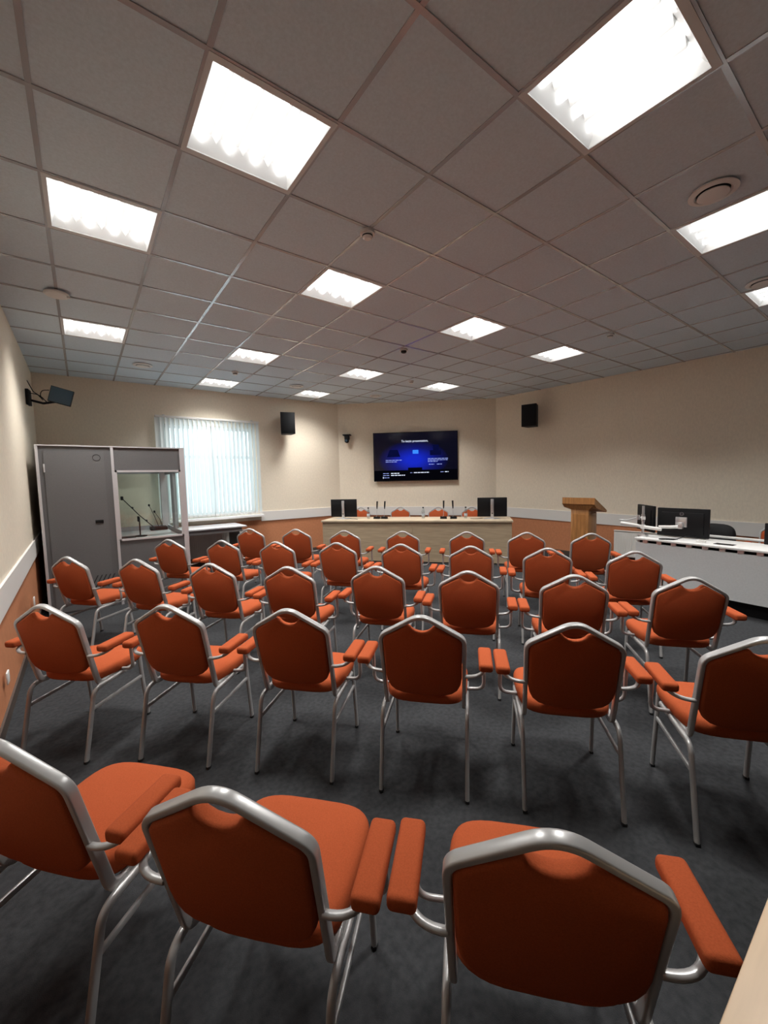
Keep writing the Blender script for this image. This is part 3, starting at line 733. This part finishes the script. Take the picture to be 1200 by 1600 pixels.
def wl(p): q = CF @ Vector((p[0],p[1],0)); return (q.x,q.y,p[2])
# monitor back facing the rows, on a pole arm
def back_monitor(name, cx, cy, z0, z1, wdt, rz, label, logo=True):
    t = thing(name, label, 'monitor', (cx,cy,z0), rz, 'monitors on the white desk')     # local -y faces the rows
    h = z1-z0
    MB().rbox((-wdt/2,-.018,0),(wdt/2,.018,h),.006).build('screen_housing', MT['black'], t)
    MB().rbox((-wdt/2+.05,-.032,.04),(wdt/2-.05,-.015,h-.05),.012).build('rear_cover', MT['black'], t)
    MB().box((-wdt/2+.01,.0185,.012),(wdt/2-.01,.0195,h-.01)).build('screen', MT['glossb'], t, smooth=False)
    if logo:
        F = Matrix.Translation((0,-.033,h-.068)) @ Matrix.Rotation(PI/2,4,'X')
        MB().lathe([(.018,0),(.022,0),(.022,.0015),(.018,.0015),(.018,0)], 32, fr=F).build('badge', MT['logo'], t)
        cu = bpy.data.curves.new('badge_text', 'FONT'); cu.body = 'DELL'; cu.size = .0145; cu.align_x = 'CENTER'; cu.extrude = .0004
        o = text_mesh('badge_text', cu, t, 'logo')
        o.location = (0,-.0335,h-.073); o.rotation_euler = (PI/2,0,0)
    return t
m1 = back_monitor('monitor', 4.93,.03,.762,1.122,.565,math.radians(-94),'black monitor seen from behind on the white desk, with round badge and metal plate')
MB().rbox((-.062,-.048,.128),(.062,-.030,.252),.004).build('mount_plate', MT['chrome'], m1)
m2 = back_monitor('monitor', 5.16,.53,.775,1.133,.50,math.atan2(.34-.68,4.93-5.30),'black monitor angled almost edge-on, left behind the other desk monitor', logo=False)
MB().rbox((-.05,-.046,.13),(.05,-.030,.23),.004).build('mount_plate', MT['chrome'], m2)
t = thing('monitor_stand', 'silver two-armed monitor pole clamped to the white desk', 'monitor arm', (4.76,.415,.75))
MB().sweep([(0,0,.0),(0,0,.40)], .032, .032, seg=4).build('pole', MT['chrome'], t)
MB().rbox((-.05,-.05,0),(.05,.05,.035),.006).build('clamp', MT['chrome'], t)
MB().lathe([(0,.0),(.028,0),(.028,.05),(0,.05)], 20, fr=Matrix.Translation((0,0,.10))).build('collar', MT['white'], t)
MB().lathe([(0,.0),(.026,0),(.026,.04),(0,.04)], 20, fr=Matrix.Translation((0,0,.22))).build('collar', MT['white'], t)
MB().sweep([(0,0,.125),(-.02,-.10,.118),(-.03,-.22,.112)], .034, .045, seg=3).build('arm', MT['white'], t)
MB().sweep([(-.03,-.19,.140),(.03,-.30,.142),(.125,-.385,.143)], .030, .040, seg=3).build('arm', MT['white'], t)
MB().rbox((.08,-.41,.12),(.135,-.36,.20),.006).build('tilt_head', MT['chrome'], t)
MB().sweep([(0,0,.125),(0,.12,.14),(-.01,.27,.155)], .034, .045, seg=3).build('arm', MT['white'], t)
MB().sweep([(0,.0,.24),(.0,.05,.245),(.02,.20,.20),(.02,.30,.195)], .016, .016, seg=3).build('arm', MT['chrome'], t)
MB().lathe([(0,-.03),(.022,-.03),(.022,.03),(0,.03)], 16, fr=Matrix.Translation((0,.06,.245))).build('joint', MT['chrome'], t)
cable('cable', [wl((.55,.36,.78)),wl((.50,.25,.80)),wl((.42,.10,.757)),wl((.30,.02,.756)),wl((.26,.06,.756)),wl((.30,.14,.756)),wl((.42,.18,.756))], .005, 'looped black cable on the white desk by the monitor pole')
tag(MB().rbox((.80,.13,.751),(.98,.23,.754),.001,fr=CF).build('cable_flap', MT['black']), 'flat black cable flap set in the white desktop', 'cable flap')
t = thing('cable_coil', 'small coil of white cable on the white desk beside the monitor', 'cable', wl((.68,.14,.751)))
ring = [Vector((.042*math.cos(a),.042*math.sin(a),.008+.006*(a/(2*PI)))) for a in [2*PI*k/24 for k in range(80)]]
MB().sweep(ring, .010, .010, seg=2).build('coil', MT['white'], t)
t = back_monitor('monitor', 4.93,-.985,.752,.99,.50,math.radians(-98),'black screen back on the white desk, cut by the right picture edge', logo=False)
# black office chair behind the desk
t = thing('office_chair', 'black office chair behind the white desk, right of the monitor', 'chair', (5.62,-.11,0), math.radians(90))
mb = MB(); prof = []
pts = []
for k in range(32):
    a = 2*PI*k/32; e = 2/3.6; c_, s_ = math.cos(a), math.sin(a)
    pts.append((math.copysign(abs(c_)**e,c_)*.235, math.copysign(abs(s_)**e,s_)*.20+.68))
vs = []; n = len(pts)
for yo,k in ((-.03,.93),(-.02,1),(.01,1),(.03,.94)):
    for x,z in pts: vs.append((x*k, yo-.04+.09*(x/.235)**2*.5, .68+(z-.68)*k))
fs = [(i*n+j, i*n+(j+1)%n, (i+1)*n+(j+1)%n, (i+1)*n+j) for i in range(3) for j in range(n)]+[tuple(range(n))[::-1], tuple(3*n+j for j in range(n))]
mb.add(vs, fs); mb.build('backrest', MT['blackm'], t, ang=60)
MB().rbox((-.23,.02,.40),(.23,.46,.47),.03,seg=3).build('seat', MT['blackm'], t)
MB().sweep(fillet([(0,-.06,.62),(0,-.08,.40),(0,.10,.385)],[.08]), .05, .02, normal=(1,0,0), seg=2).build('back_bar', MT['blackm'], t)
MB().sweep([(0,.22,.08),(0,.22,.40)], .05, .05, seg=3).build('gas_column', MT['black'], t)
for k in range(5):
    a = 2*PI*k/5; ex,ey = .27*math.cos(a), .22+.27*math.sin(a)
    L_ = MB().sweep([(0,.22,.10),(ex,ey,.065)], .045, .03, seg=2).build('leg', MT['black'], t)
    MB().lathe([(0,-.02),(.027,-.02),(.03,0),(.027,.02),(0,.02)], 16, fr=Matrix.Translation((ex,ey,.03)) @ Matrix.Rotation(PI/2,4,'X')).build('caster', MT['rubber'], L_)

# ------------------------------------------------------------------ near table, lower right
t = thing('beech_table', 'light beech table corner at the lower right picture edge', 'table', (-.70,-1.675,0))
MB().rbox((0,-.72,.725),(1.9,0,.75),.003).build('tabletop', MT['beech'], t)
for x in (.06,1.80):
    for y in (-.66,-.06): MB().rbox((x,y-.02,0),(x+.04,y+.02,.725),.004).build('leg', MT['silver'], t)
